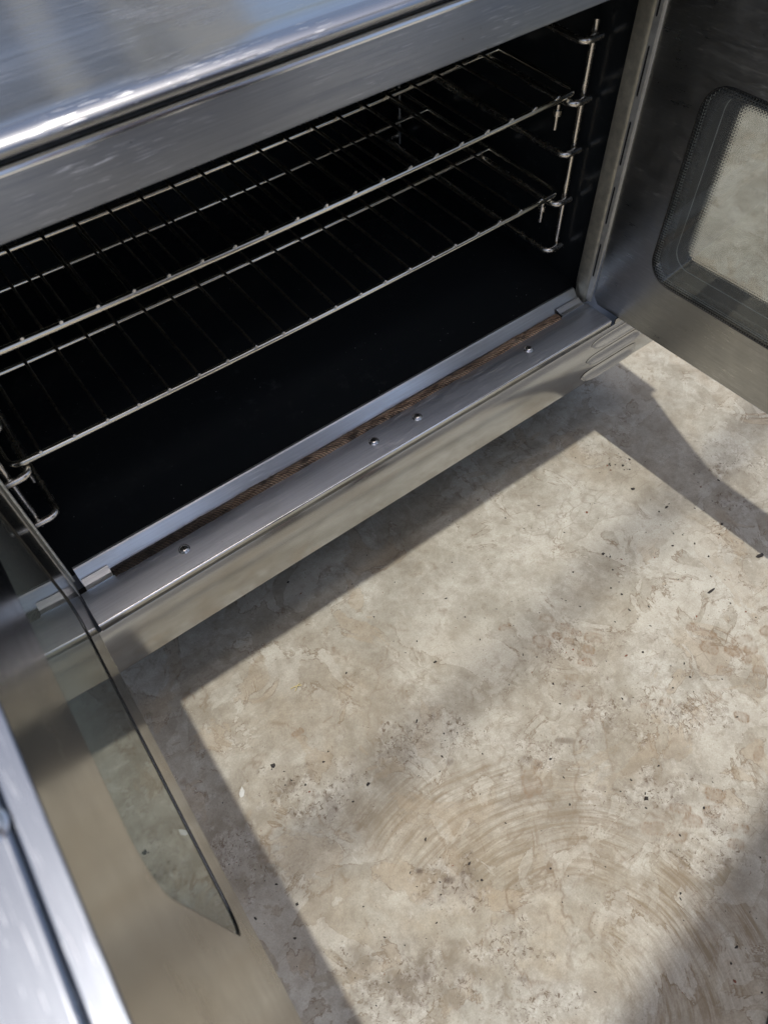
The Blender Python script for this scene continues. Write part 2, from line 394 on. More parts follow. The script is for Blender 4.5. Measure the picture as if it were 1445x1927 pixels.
    for i, (px, py, rx, ry, an) in enumerate(tiles):
        _, s, t = blob(X, Y, px, py, rx, ry, .16, 300+i, an); s = s+.45*(vnoise(X, Y, 110, i, 2)-.5); t = t+.6*(vnoise(X, Y, 110, i+60, 2)-.5)
        q = np.maximum(np.abs(s), np.abs(t))+.25*np.minimum(np.abs(s), np.abs(t)); kk = .65+.35*((i*37) % 10)/10
        marks = np.maximum(marks, kk*(.60*(1-sstep(.9, 1.05, q))+1.0*np.exp(-((q-1.0)/.13)**2))*sstep(.12, .50, vnoise(X, Y, 120, 77, 3)))
    # --- pitted scabs: dark crumbs in pale patches
    pit = np.zeros_like(X); pale = np.zeros_like(X)
    for (px, py, rx, ry, k) in ((590, 1490, 95, 55, 1.), (790, 1390, 85, 45, .8), (1010, 1430, 60, 40, .6), (830, 1640, 75, 28, .9), (850, 1690, 65, 35, .8), (1240, 1500, 110, 40, .7), (1350, 1590, 70, 50, .6), (1070, 1230, 60, 50, .5),
                               (1260, 1350, 150, 45, .6), (1380, 870, 60, 25, .7), (1390, 940, 50, 25, .5), (770, 1850, 120, 70, .8), (1010, 1880, 90, 40, .7), (1110, 840, 60, 30, .3), (930, 1780, 70, 60, .5), (440, 1600, 60, 90, .5), (1180, 1210, 150, 60, .25), (1330, 850, 60, 40, .3)):
        b, _, _ = blob(X, Y, px, py, rx*1.15, ry*1.15, 1.25, int(px)+9); kk = sstep(0, .55, b)*k
        pit = np.maximum(pit, kk); pale = np.maximum(pale, kk)
    pn = vnoise(X, Y, 105, 55, 3, .7); pn2 = vnoise(X, Y, 36, 56, 3, .6)
    scab = pit.copy(); pits = pit*(.45*sstep(.60, .72, pn)+.35*sstep(.60, .70, pn2))
    pale = sstep(.12, .22, pale*sstep(.40, .62, vnoise(X, Y, 34, 61, 4, .65)))*np.clip(.4+pale, 0, 1)
    # --- single dark smears
    for (px, py, rx, ry, k) in ((845,1434,10,7,.8),(870,1740,9,6,.0),(785,1637,8,5,.9),(848,1656,9,6,.9),(820,1640,5,4,.7),(1133,1487,10,6,.8),(990,1432,10,6,.7),(1065,1396,12,5,.7),(980,1845,11,6,.8),(1373,1622,11,8,.6),(1160,1487,6,4,.6),(1240,970,6,4,.4),(1395,1500,8,4,.4)):
        b, _, _ = blob(X, Y, px, py, rx*1.5, ry*1.5, 1.1, int(px)+1); pits = np.maximum(pits, k*sstep(0, .6, b)*(.3+.9*vnoise(X, Y, 120, 5, 2)))
    # --- trowel swirls: radius about two centres, plus masks for where they show
    c1 = at(590, 1510); c2 = at(1110, 1900)
    sw = .75*sstep(0, .35, blob(X, Y, 600, 1330, 300, 190, .3, 5)[0]); sw = np.maximum(sw, .55*sstep(0, .4, blob(X, Y, 450, 1650, 170, 320, .3, 5)[0]))
    sw2 = 1.0*sstep(0, .3, blob(X, Y, 1290, 1760, 170, 230, .25, 6)[0]); sw2 = np.maximum(sw2, .75*sstep(0, .3, blob(X, Y, 950, 1560, 340, 150, .3, 7)[0]))
    dark_mottle = .35*sstep(.56, .72, vnoise(wx, wy, 6.5, 131, 5))  # broad darker blotches mixed into the slab colour
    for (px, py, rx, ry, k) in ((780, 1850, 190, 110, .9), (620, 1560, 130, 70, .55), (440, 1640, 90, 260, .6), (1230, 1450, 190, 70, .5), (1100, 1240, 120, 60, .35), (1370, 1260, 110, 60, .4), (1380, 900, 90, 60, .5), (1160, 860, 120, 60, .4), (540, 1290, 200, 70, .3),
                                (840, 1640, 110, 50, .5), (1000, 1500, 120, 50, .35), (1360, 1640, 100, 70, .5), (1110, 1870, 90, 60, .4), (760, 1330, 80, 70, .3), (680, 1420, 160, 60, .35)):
        b, _, _ = blob(X, Y, px, py, rx, ry, .6, int(px)+17); dark_mottle = np.maximum(dark_mottle, k*sstep(0, .7, b))
    # --- real relief of a few tenths of a millimetre
    Z = FLOOR+.0016*(vnoise(X, Y, 6, 91, 4)-.5)-.0007*pits-.0004*np.clip(edge, 0, 1)+.0003*pale
    V = np.stack([X, Y, Z], -1).reshape(-1, 3)
    i = np.arange(nx*ny).reshape(nx, ny)
    F = np.stack([i[:-1, :-1], i[1:, :-1], i[1:, 1:], i[:-1, 1:]], -1).reshape(-1, 4)
    # frame of large quads to the horizon round the fine patch
    e = 400.0; b0 = len(V); x0, x1, y0, y1 = xs[0], xs[-1], ys[0], ys[-1]
    V2 = np.array([(x, y, FLOOR) for (x, y) in ((-e,-e),(e,-e),(e,e),(-e,e),(x0,y0),(x1,y0),(x1,y1),(x0,y1))])
    F2 = np.array([(0,1,5,4),(1,2,6,5),(2,3,7,6),(3,0,4,7)])+b0
    V = np.concatenate([V, V2]); F = np.concatenate([F, F2])
    me = bpy.data.meshes.new('concrete_floor'); me.vertices.add(len(V)); me.vertices.foreach_set('co', V.ravel())
    me.loops.add(F.size); me.loops.foreach_set('vertex_index', F.ravel()); me.polygons.add(len(F))
    me.polygons.foreach_set('loop_start', np.arange(0, F.size, 4)); me.polygons.foreach_set('loop_total', np.full(len(F), 4))
    me.polygons.foreach_set('use_smooth', np.ones(len(F), bool)); me.update(calc_edges=True); me.validate()
    for nm, A, dflt in (('warm', warm, .3), ('edge', edge, 0), ('marks', marks, 0), ('pits', pits, 0), ('pale', pale, 0), ('swirl_a', sw, 0), ('swirl_b', sw2, 0), ('dark_mottle', dark_mottle, 0), ('scab', scab, 0)):
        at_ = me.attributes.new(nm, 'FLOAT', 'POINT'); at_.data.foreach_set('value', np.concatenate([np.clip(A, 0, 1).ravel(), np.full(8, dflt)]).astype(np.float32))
    t = NT('worn_concrete')
    def swirl(c, k1, k2):
        x, y, z = t.sep(); dx = t.math('SUBTRACT', x, float(c[0])); dy = t.math('SUBTRACT', y, float(c[1]))
        wob = t.math('MULTIPLY', t.noise(5, 2, .5), .03)
        r = t.math('ADD', t.math('SQRT', t.math('ADD', t.math('MULTIPLY', dx, dx), t.math('MULTIPLY', dy, dy))), wob)
        a = t.math('ARCTAN2', dy, dx)
        return t.noise(1.0, 4, .65, t.comb(t.math('MULTIPLY', r, k1), t.math('MULTIPLY', a, k2), 0.0))
    s1 = swirl(c1, 300, 2.2); s2 = swirl(c2, 190, 2.4); s3 = swirl(c2, 60, 1.6)
    fine = t.noise(520, 3, .7); med = t.noise(70, 6, .68); big = t.noise(11, 6, .62); cloud = t.noise(28, 6, .7, dist=.6)
    base = t.ramp(big, [(.28, (.25, .238, .198)), (.5, (.415, .405, .355)), (.72, (.56, .555, .505))])
    base = t.mix(t.math('MULTIPLY', t.attr('warm'), .60), base, (.36, .30, .205))
    base = t.mix(t.rng(t.noise(46, 6, .75, dist=.3), .36, .62, .46, 0), base, (.175, .148, .108))
    base = t.mix(t.rng(cloud, .42, .7, 0, .40), base, (.47, .47, .41))
    base = t.mix(t.rng(t.noise(17, 5, .65, dist=.4), .52, .70, 0, .60), base, (.20, .18, .135))
    base = t.mix(t.rng(t.noise(7, 4, .6), .50, .68, 0, .22), base, (.31, .275, .22))
    sa = t.math('MULTIPLY', t.attr('swirl_a'), t.rng(s1, .40, .64)); sb = t.math('MULTIPLY', t.attr('swirl_b'), t.rng(s2, .42, .62))
    sb2 = t.math('MULTIPLY', t.attr('swirl_b'), t.rng(s3, .45, .62))
    base = t.mix(t.math('MULTIPLY', sa, .38), base, (.25, .215, .165))
    base = t.mix(t.math('MULTIPLY', sb, .85), base, (.19, .148, .092)); base = t.mix(t.math('MULTIPLY', sb2, .25), base, (.22, .17, .12))
    for (sc_, th_, mloc, mlo, mhi, colr, amt) in ((8.5, .515, (0, 0, 0), .44, .52, (.52, .51, .455), .42), (17, .54, (3, 1, 0), .46, .54, (.50, .49, .43), .38), (11, .56, (7, 5, 0), .45, .55, (.33, .265, .18), .42)):
        pn_ = t.noise(sc_, 9, .62, t.map((1, 1, 1), (0, 0, .4), mloc), dist=.9); mk = t.rng(t.noise(3.6, 3, .5, t.map(loc=mloc)), mlo, mhi)
        base = t.mix(t.math('MULTIPLY', t.math('MULTIPLY', t.rng(pn_, th_, th_+.014), mk), amt), base, colr)
        rim = t.math('MULTIPLY', t.rng(t.math('ABSOLUTE', t.math('SUBTRACT', pn_, th_)), .0, .011, 1, 0), t.math('MULTIPLY', mk, t.rng(t.noise(26, 3, .6, t.map(loc=mloc)), .44, .58)))
        base = t.mix(t.math('MULTIPLY', rim, .85), base, (.15, .102, .06))
    gr = t.math('MULTIPLY', t.attr('dark_mottle'), t.rng(t.noise(38, 6, .7, dist=.5), .36, .58, .15, 1.0))
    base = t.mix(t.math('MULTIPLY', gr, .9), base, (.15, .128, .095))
    base = t.mix(t.math('MULTIPLY', t.attr('pale'), .30), base, (.52, .51, .46))
    base = t.mix(t.math('MULTIPLY', t.attr('edge'), .70), base, (.155, .105, .06))
    base = t.mix(t.math('MULTIPLY', t.attr('marks'), t.rng(t.noise(260, 3, .7), .38, .56, .35, 1.0)), base, (.20, .135, .082))
    sc_a = t.math('MULTIPLY', t.rng(t.noise(150, 4, .75, dist=.8), .565, .61), t.rng(t.attr('scab'), .05, .5))
    sc_b = t.math('MULTIPLY', t.math('MULTIPLY', t.rng(t.math('ABSOLUTE', t.math('SUBTRACT', t.noise(60, 5, .65, dist=1.2), .5)), .0, .018, 1, 0), t.rng(t.noise(24, 3, .6), .48, .58)), t.rng(t.math('ADD', t.attr('scab'), t.math('MULTIPLY', t.attr('dark_mottle'), .35)), .05, .6))
    base = t.mix(t.math('MULTIPLY', t.math('MAXIMUM', sc_a, sc_b), .85), base, (.105, .072, .046))
    sc_c = t.math('MULTIPLY', t.rng(t.noise(95, 4, .7, dist=.5), .57, .62), t.rng(t.attr('scab'), .02, .5))
    base = t.mix(t.math('MULTIPLY', sc_c, .38), base, (.54, .53, .48))
    spk = t.math('MULTIPLY', t.rng(t.vor(190), .10, .22, 1, 0), t.rng(t.noise(16, 4, .65), .50, .64))
    base = t.mix(t.math('MULTIPLY', spk, .6), base, (.13, .085, .05))
    crk = t.math('MULTIPLY', t.rng(t.vor(30, 'DISTANCE_TO_EDGE', t.map((1, 1.6, 1), (0, 0, .6), co=t.n.new('ShaderNodeTexCoord').outputs['Object'])), .0, .035, 1, 0), t.rng(t.noise(10, 5, .7), .56, .66))
    base = t.mix(t.math('MULTIPLY', crk, .45), base, (.14, .10, .065))
    base = t.mix(t.math('MULTIPLY', t.attr('pits'), .95), base, (.085, .06, .045))
    # pinholes, thin drag scratches, grains
    ph = t.math('MULTIPLY', t.rng(t.vor(85), .05, .09, 1, 0), t.rng(t.noise(12, 3, .6), .50, .60))
    base = t.mix(t.math('MULTIPLY', ph, .75), base, (.10, .08, .065))
    dr = t.math('MULTIPLY', t.rng(t.noise(1.0, 2, .5, t.map((26, 330, 1), (0, 0, -.35))), .66, .74), t.rng(t.noise(9, 3, .6), .45, .62))
    base = t.mix(t.math('MULTIPLY', dr, .5), base, (.20, .15, .11))
    lt = t.math('MULTIPLY', t.rng(t.noise(1.0, 2, .5, t.map((300, 22, 1), (0, 0, .5))), .69, .75), t.rng(t.noise(8, 3, .6), .5, .65))
    base = t.mix(t.math('MULTIPLY', lt, .35), base, (.60, .60, .56))
    base = t.mix(t.rng(fine, .30, .72, .34, 0), base, (.12, .10, .08)); base = t.mix(t.rng(med, .50, .72, 0, .42), base, (.19, .16, .12))
    t.set(Base_Color=base, Roughness=t.rng(med, .3, .7, .62, .86))
    t.b.inputs['Specular IOR Level'].default_value = .28
    h = t.math('ADD', t.math('MULTIPLY', fine, .28), t.math('MULTIPLY', med, .6))
    h = t.math('SUBTRACT', h, t.math('ADD', t.math('MULTIPLY', ph, .8), t.math('ADD', t.math('MULTIPLY', sa, .25), t.math('MULTIPLY', sb, .35))))
    t.L.new(t.bump(h, .35, .0012), t.b.inputs['Normal'])
    o = link('concrete_floor', me, t.m)
    return tag(o, 'worn grey concrete floor with brown stains, tread prints and trowel swirls', kind='structure')
make_floor()

# ------------------------------------------------------------------ oven
X0, X1 = -.125, .925            # outer width
LX0, LX1 = .0, .797             # ledge between the doors
oven = empty('oven', (.40, .30, FLOOR))
tag(oven, 'stainless steel commercial oven with both doors swung open and a black interior', 'oven')
def P(mb, name, mats, **k): return mb.build(name, mats, oven, **k)

# top panel with rolled front edge
pr = [(.60, .506), (.30, .506), (.10, .506), (.034, .506)]
pr += [(.026, .5072), (.018, .5085), (.006, .5085)]
pr += [(.002-.0130*math.sin(t), .5020+.0065*math.cos(t)) for t in [R_(a) for a in (8, 20, 32, 44, 56, 68, 80, 92, 105, 120)]]
pr += [(-.0080, .4983), (.004, .4980), (.60, .4980)]
mb = MB(); profile(mb, pr[::-1], X0-.012, X1+.012, 40, wob=lambda x: .0005*math.sin(x*9)); o = P(mb, 'top_panel', [M_top, M_roll])
for f in o.data.polygons:
    if f.center.y < .0045: f.material_index = 1
# header face under it
def bendprof(y0, z0, zt, r=.0025, back=.03):
    out = [(back, z0), (y0+r, z0)]
    out += [(y0+r-r*math.sin(t), z0+r-r*math.cos(t)) for t in [R_(a) for a in (30, 60, 90)]]
    out += [(y0+r-r*math.cos(t), zt-r+r*math.sin(t)) for t in [R_(a) for a in (0, 20, 40, 60, 80, 90)]]
    out += [(back, zt)]; return out
mb = MB(); profile(mb, bendprof(0, .4425, .4893, .0050, .068)[::-1], X0, X1, 4); o = P(mb, 'header', [M_head, M_edge])
for f in o.data.polygons:
    if f.center.z > .4845 and f.center.y < .0056 and len(f.vertices) == 4: f.material_index = 1
mb = MB(); box(mb, (X0+.02, .0085, .4897), (X1-.02, .06, .4978)); P(mb, 'seam_filler', M_dark)

# ledge + apron: one folded sheet between the doors, the face runs the full width
r = .0022
pr = [(.050, -.0005), (.03, 0), (r, 0)] + [(r-r*math.sin(t), -r+r*math.cos(t)) for t in [R_(a) for a in (20, 45, 70, 90)]]
pr += [(0, -.012), (.0016, -.012), (.0016, -.004), (.0035, -.0016), (.050, -.0018)]
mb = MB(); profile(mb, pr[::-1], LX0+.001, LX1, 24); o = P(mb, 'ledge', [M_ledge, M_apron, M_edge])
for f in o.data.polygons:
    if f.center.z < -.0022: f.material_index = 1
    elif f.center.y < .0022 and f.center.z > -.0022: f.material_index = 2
pr = [(.0004, -.0122), (0.0, -.0126), (0, -.110), (.0006, -.1122), (.0022, -.1130), (.05, -.1130), (.05, -.1110), (.0026, -.1110), (.0018, -.0122)]
mb = MB(); profile(mb, pr[::-1], X0, X1, 30, wob=None); P(mb, 'apron', M_apron)
for (a, b) in ((X0, LX0-.009), (LX1+.0095, X1)):     # lower wings of the apron beside the ledge
    mb = MB(); box(mb, (a, .0001, -.0121), (b, .0018, -.0030)); P(mb, 'apron_wing', M_apron)
    mb = MB(); box(mb, (a, .0019, -.0180), (b, .074, -.0165)); P(mb, 'wing_shelf', M_shell)
# louvres pressed out of the apron's right end (and the matching left end)
def louvre(xa, xb, zc):
    mb = MB(); nx, nz = 26, 10; H = .0170; vs = []; fs = []
    for i in range(nx+1):
        u = i/nx; x = xa+(xb-xa)*u; e = min(1, (u/.24), ((1-u)/.24)); e = math.sqrt(max(0, 1-(1-e)**2))
        for j in range(nz+1):
            v = j/nz; z = zc+H/2-(H*(1 if True else 0))*v*(.25+.75*e)-(1-e)*H*.35
            p = .0064*e*(min(1, v/.94)**1.25)
            vs.append((x, -.0006-p, z))
    for i in range(nx):
        for j in range(nz): a = i*(nz+1)+j; fs.append((a, a+1, a+nz+2, a+nz+1))
    mb.add(vs, fs, 0, True)
    k = [i*(nz+1)+nz for i in range(nx+1)]
    lo = [vs[q] for q in k]; hi = [(p[0], .0002, p[2]) for p in lo]
    mb.add(lo+hi, [(i, i+nx+1, i+nx+2, i+1) for i in range(nx)], 1, False)
    P(mb, 'louvre', [M_apron, M_dark])
for xa, zc in ((.765, -.030), (.762, -.061), (.759, -.092)):
    louvre(xa, xa+.120, zc); 
for xa, zc in ((-.085, -.030), (-.085, -.061), (-.085, -.092)):
    louvre(xa, xa+.120-.045, zc)

# sill lip, gasket, end tabs
pr = [(.0795, .0020), (.0790, .0128), (.0760, .0132), (.0742, .0122), (.0625, -.0020), (.0625, -.008), (.066, -.008), (.0775, .0095)]
mb = MB(); profile(mb, pr, .008, .7925, 1, smooth=False); P(mb, 'sill_lip', M_lip)
mb = MB(); box(mb, (.0, .0420, -.0095), (.797, .0624, -.0075)); P(mb, 'gasket_channel', M_dark)
mb = MB(); n = 220; vs = []; fs = []; random.seed(3); wob = [0]
for i in range(n+1): wob.append(wob[-1]*.9+random.uniform(-.0005, .0005))
K = 9
for i in range(n+1):
    x = .0430+(.7440-.0430)*i/n; w_ = .0082+.5*wob[i]; h = .0086+.6*wob[(i*7) % n]
    yc = .0536+wob[i]*.7
    for j in range(K+1):
        a = math.pi*j/K; vs.append((x, yc-w_*math.cos(a)*1.02, -.0062+h*math.sin(a)**.8+random.uniform(-.00025, .00025)))
for i in range(n):
    for j in range(K): a = i*(K+1)+j; fs.append((a, a+K+1, a+K+2, a+1))
mb.add(vs, fs, 0, True); P(mb, 'gasket', M_gasket)
for (a, b) in ((.009, .0415), (.7485, .7915)):
    mb = MB(); pr = [(.0500, .0006), (.0555, .0010), (.0632, .0046), (.0640, .0040), (.0565, -.0002), (.0500, -.0006)]
    profile(mb, pr, a, b, 1, smooth=False); P(mb, 'gasket_tab', M_lip)

def screw(x, y, z, parent, r=.0062, nrm='z', T=None):
    mb = MB(); n = 20; vs = []; rings = ((1.25, 0), (1.22, .0004), (1.0, .0005), (.97, .0016), (.75, .0026), (.45, .0031))
    for (k, h) in rings: vs += [(x+r*k*math.cos(2*math.pi*i/n), y+r*k*math.sin(2*math.pi*i/n), z+h) for i in range(n)]
    fs = [(q*n+i, q*n+(i+1) % n, (q+1)*n+(i+1) % n, (q+1)*n+i) for q in range(len(rings)-1) for i in range(n)]
    fs.append(tuple((len(rings)-1)*n+i for i in range(n))); mb.add(vs, fs, 0, True, T)
    o = mb.build('screw', [M_screw, M_dark], parent)
    mb = MB(); an = random.uniform(0, 1.5)
    for q in (0, math.pi/2):
        c, s_ = math.cos(an+q), math.sin(an+q); L, W = r*.40, r*.10
        mb.add([(x+c*L-s_*W, y+s_*L+c*W, z+.00325), (x-c*L-s_*W, y-s_*L+c*W, z+.00325+.0001*(q > 0)), (x-c*L+s_*W, y-s_*L-c*W, z+.00325+.0001*(q > 0)), (x+c*L+s_*W, y+s_*L-c*W, z+.00325)], [(0, 1, 2, 3)], 0, False, T)
    mb.build('cross_slot', M_dark, o if o.parent.parent is None else o.parent)
for (x, y) in ((.1230, .0315), (.3945, .0280), (.4640, .0267), (.6640, .0305)): screw(x, y, .0002, oven, .0056)

SLOTS = ((.046, .100), (.130, .184), (.212, .267), (.2955, .350), (.378, .432))
# jamb returns left and right, edge strips with slots
random.seed(5)
for sgn, xj in ((1, .7975), (-1, .0005)):
    mb = MB(); t_ = .0012
    pr = [(.0770, 0), (.0764, .0004), (.0700, .0006), (.0600, .0006), (.0565, .0002), (.0545, -.0012)]      # (y, bulge)
    n = 60; vs = []; fs = []; zt = .4420; zb = -.003
    for i in range(n+1):
        z = zb+(zt-zb)*i/n
        for (y, b) in pr:
            q = b+(.00022*math.sin(z*620+y*900)*random.uniform(.2, 1) if .058 < y < .071 and z > .04 else 0)
            if z < .02 and y > .06: y = y-(.02-z)*.5
            vs.append((xj-sgn*q, y, z))
    k = len(pr)
    for i in range(n):
        for j in range(k-1):
            a = i*k+j; f = (a, a+1, a+k+1, a+k); fs.append(f if sgn > 0 else f[::-1])
    mb.add(vs, fs, 0, True)
    box(mb, (xj+(.0015 if sgn > 0 else -.014), .0540, zb), (xj+(.014 if sgn > 0 else -.0015), .0765, zt))
    P(mb, 'jamb', M_jamb)
    mb = MB(); box(mb, (xj+(.0002 if sgn > 0 else -.0032), .0452, .004), (xj+(.0032 if sgn > 0 else -.0002), .0536, .4400)); es = P(mb, 'slotted_strip', M_strip)
    for (za, zb_) in SLOTS:
        mb = MB(); xs_ = xj-sgn*.0001; w0, w1 = .0492, .0516
        lp = [(w0, za+.002), (w0+.0004, za+.0006), (w0+.0012, za), (w1-.0004, za+.0006), (w1, za+.002), (w1, zb_-.002), (w1-.0004, zb_-.0006), (w0+.0012, zb_), (w0+.0004, zb_-.0006), (w0, zb_-.002)]
        mb.add([(xs_, y, z) for y, z in lp], [tuple(range(10)) if sgn < 0 else tuple(range(9, -1, -1))]); mb.build('slot', M_dark, es)
mb = MB(); box(mb, (-.0095, .0688, .0005), (.0030, .0772, .4420)); P(mb, 'jamb_flange', M_flange, bevel=.0006)
# cavity
cx0, cx1, cy1, cz0, cz1 = -.012, .812, .62, .0015, .4400
def slab(name, a, b, m=M_enamel): mb = MB(); box(mb, a, b); return P(mb, name, m)
slab('cavity_floor', (cx0, .0798, cz0-.004), (cx1, cy1, cz0))
slab('cavity_back', (cx0, cy1, cz0-.004), (cx1, cy1+.004, cz1))
slab('cavity_ceiling', (cx0, .0700, cz1), (cx1, cy1+.004, cz1+.002))
slab('cavity_side', (cx0-.004, .0775, cz0-.004), (cx0, cy1+.004, cz1)); slab('cavity_side', (cx1, .0775, cz0-.004), (cx1+.004, cy1+.004, cz1))
# outer shell
slab('side_panel', (X0, .0700, -.1110), (X0+.002, .78, .4910), M_shell); slab('side_panel', (X1-.002, .0700, -.1110), (X1, .78, .4910), M_shell)
slab('back_panel', (X0+.002, .778, -.1110), (X1-.002, .78, .4910), M_shell)
slab('bottom_pan', (X0+.002, .0502, -.1129), (X1-.002, .778, -.1112), M_shell)
slab('front_post', (X0+.002, .0702, -.0160), (cx0-.0045, .0722, .4425), M_shell); slab('front_post', (cx1+.0045, .0702, -.0160), (X1-.002, .0722, .4425), M_shell)
for (x, y) in ((-.07, .16), (.87, .16), (-.07, .70), (.87, .70)):
    mb = MB(); T = Matrix.Translation((x, y, FLOOR))
    tube(mb, [(-.012, 0, .045), (.012, 0, .045)], .045, 20, T=T); w1 = mb.build('caster', M_caster, oven)
    mb = MB(); box(mb, (x-.022, y-.012, FLOOR+.045), (x-.014, y+.012, FLOOR+.1268)); box(mb, (x+.014, y-.012, FLOOR+.045), (x+.022, y+.012, FLOOR+.1268)); box(mb, (x-.0139, y-.012, FLOOR+.1), (x+.0139, y+.012, FLOOR+.1266))
    mb.build('fork', M_shell, w1)

# ------------------------------------------------------------------ rack guides
def guide(sgn):
    xw = .402+sgn*.402; xr = .402+sgn*.3975; xi = .402+sgn*.3745
    mb = MB(); tube(mb, [(xr, .1300, .043), (xr, .1300, .352)], .0038, 10); g = P(mb, 'rack_guide', M_rod)
    mb = MB(); tube(mb, [(xr, .505, .043), (xr, .505, .352)], .0038, 10); mb.build('upright', M_rod, g)
    for z in (.0545, .1285, .1990, .2640, .3350):
        mb = MB(); pts = bent([(xw, .1230, z), (xi, .1230, z), (xi, .510, z), (xw, .510, z)], .0125, 6)
        tube(mb, pts, .0043, 12); mb.build('shelf_rod', M_rod, g)
    for z, dx in ((.1110, -.002), (.2440, 0)):
        mb = MB(); x = xi+sgn*.004; y = .150
        tube(mb, [(x, y, z-.022), (x, y, z+.010)], .0028, 12); tube(mb, [(x, y, z-.004), (x, y, z+.003)], .0058, 6); mb.build('mounting_bolt', M_rod, g)
guide(1); guide(-1)

# ------------------------------------------------------------------ racks
def sag(x): return -.0055*(1-((x-.40)/.39)**2)
def make_rack(z0):
    root = empty('oven_rack', (.40, .133, z0))
    xa, xb, ya, yb = .012, .790, .1330, .560; z = z0
    # outer frame: a closed loop of rod
    pts = []
    for (cx, cy, a) in ((xb-.014, yb-.014, 0), (xa+.014, yb-.014, 90), (xa+.014, ya+.014, 180), (xb-.014, ya+.014, 270)):
        arcp = [(cx+.014*math.cos(R_(a+90*i/5)), cy+.014*math.sin(R_(a+90*i/5))) for i in range(6)]
        if pts:
            p0 = pts[-1]; p1 = arcp[0]
            for q in range(1, 14): pts.append((p0[0]+(p1[0]-p0[0])*q/14, p0[1]+(p1[1]-p0[1])*q/14))
        pts += arcp
    p0 = pts[-1]; p1 = pts[0]
    for q in range(1, 14): pts.append((p0[0]+(p1[0]-p0[0])*q/14, p0[1]+(p1[1]-p0[1])*q/14))
    mb = MB(); tube(mb, [(x, y, z+sag(x)) for x, y in pts], .0036, 12, closed=True); mb.build('frame', M_chrome, root)
    for y in (.276, .419):
        mb = MB(); tube(mb, [(xa+.001+(xb-xa-.002)*i/16, y, z-.0002+sag(xa+(xb-xa)*i/16)) for i in range(17)], .0034, 10); mb.build('cross_bar', M_chrome, root)
    random.seed(11)
    for i in range(20):
        x = .0460+.03735*i; s_ = sag(x); e = random.uniform(-.0006, .0006)
        mb = MB(); tube(mb, [(x+e, ya-.0026, z+s_+.0045), (x, ya+.02, z+s_+.0050), (x, .30, z+s_+.0048), (x-e, yb+.002, z+s_+.0050)], .0019, 8); mb.build('wire', M_wire, root)
        mb = MB(); tube(mb, [(x+e, ya-.0040, z+s_+.0056), (x+e, ya-.0028, z+s_+.0054), (x+e, ya+.0006, z+s_+.0052)], [.0016, .0026, .0024], 8); mb.build('weld_nub', M_screw, root)
    # end stop standing up by the right rail
    for x in (xb-.010, xa+.010):
        mb = MB(); tube(mb, bent([(x, yb-.03, z+sag(x)), (x, yb-.03, z+.022), (x, yb, z+.022)], .005), .0019, 8); mb.build('end_stop', M_wire, root)
    return root
lower = make_rack(.1380)
tag(lower, 'lower chrome wire rack resting on the guides just above the oven floor', 'oven rack', 'wire racks inside the oven')
def copy_tree(o, parent=None):
    c = o.copy(); COL.objects.link(c)
    if parent is not None: c.parent = parent
    for ch in list(o.children): copy_tree(ch, c)
    return c
upper = copy_tree(lower); upper.location = (.4015, .1335, .2725)
tag(upper, 'upper chrome wire rack in the oven, partly hidden behind the steel header', 'oven rack', 'wire racks inside the oven')

# ------------------------------------------------------------------ doors
DZ0, DZ1 = .0025, .4680
WY0, WY1, WZ0, WZ1, WR = -.395, -.026, .088, .343, .034    # window opening
def ring(mb, outer, inner, xa, xb, T, mi=0, mi_in=0):
    """plate between x=xa (inner face) and x=xb with a hole: outer and inner loops have the same point count"""
    n = len(outer)
    vs = [(xa, *p) for p in outer]+[(xa, *p) for p in inner]+[(xb, *p) for p in outer]+[(xb, *p) for p in inner]
    fs = []; fi = []
    for i in range(n):
        j = (i+1) % n
        fs += [(i, j, n+j, n+i), (2*n+j, 2*n+i, 3*n+i, 3*n+j), (j, i, 2*n+i, 2*n+j)]; fi.append((n+i, n+j, 3*n+j, 3*n+i))
    mb.add(vs, fs, mi, False, T); mb.add(vs, fi, mi_in, False, T)
def outer_for(inner, y0, y1, z0, z1):
    """points on the outer rectangle matched to the inner loop by corner quadrants"""
    n = len(inner)//4; out = []
    cs = [(y1, z1), (y0, z1), (y0, z0), (y1, z0)]
    for c in range(4):
        for i in range(n):
            p = inner[c*n+i]; t = i/(n-1); cy, cz = cs[c]
            sp = .0  # spread along the sides
            if c in (0, 2): a = (cy, p[1]); b = (p[0], cz)
            else: a = (p[0], cz); b = (cy, p[1])
            if t < .5: out.append((a[0]+(cy-a[0])*t*2, a[1]+(cz-a[1])*t*2))
            else: out.append((cy+(b[0]-cy)*(t*2-1), cz+(b[1]-cz)*(t*2-1)))
    return out
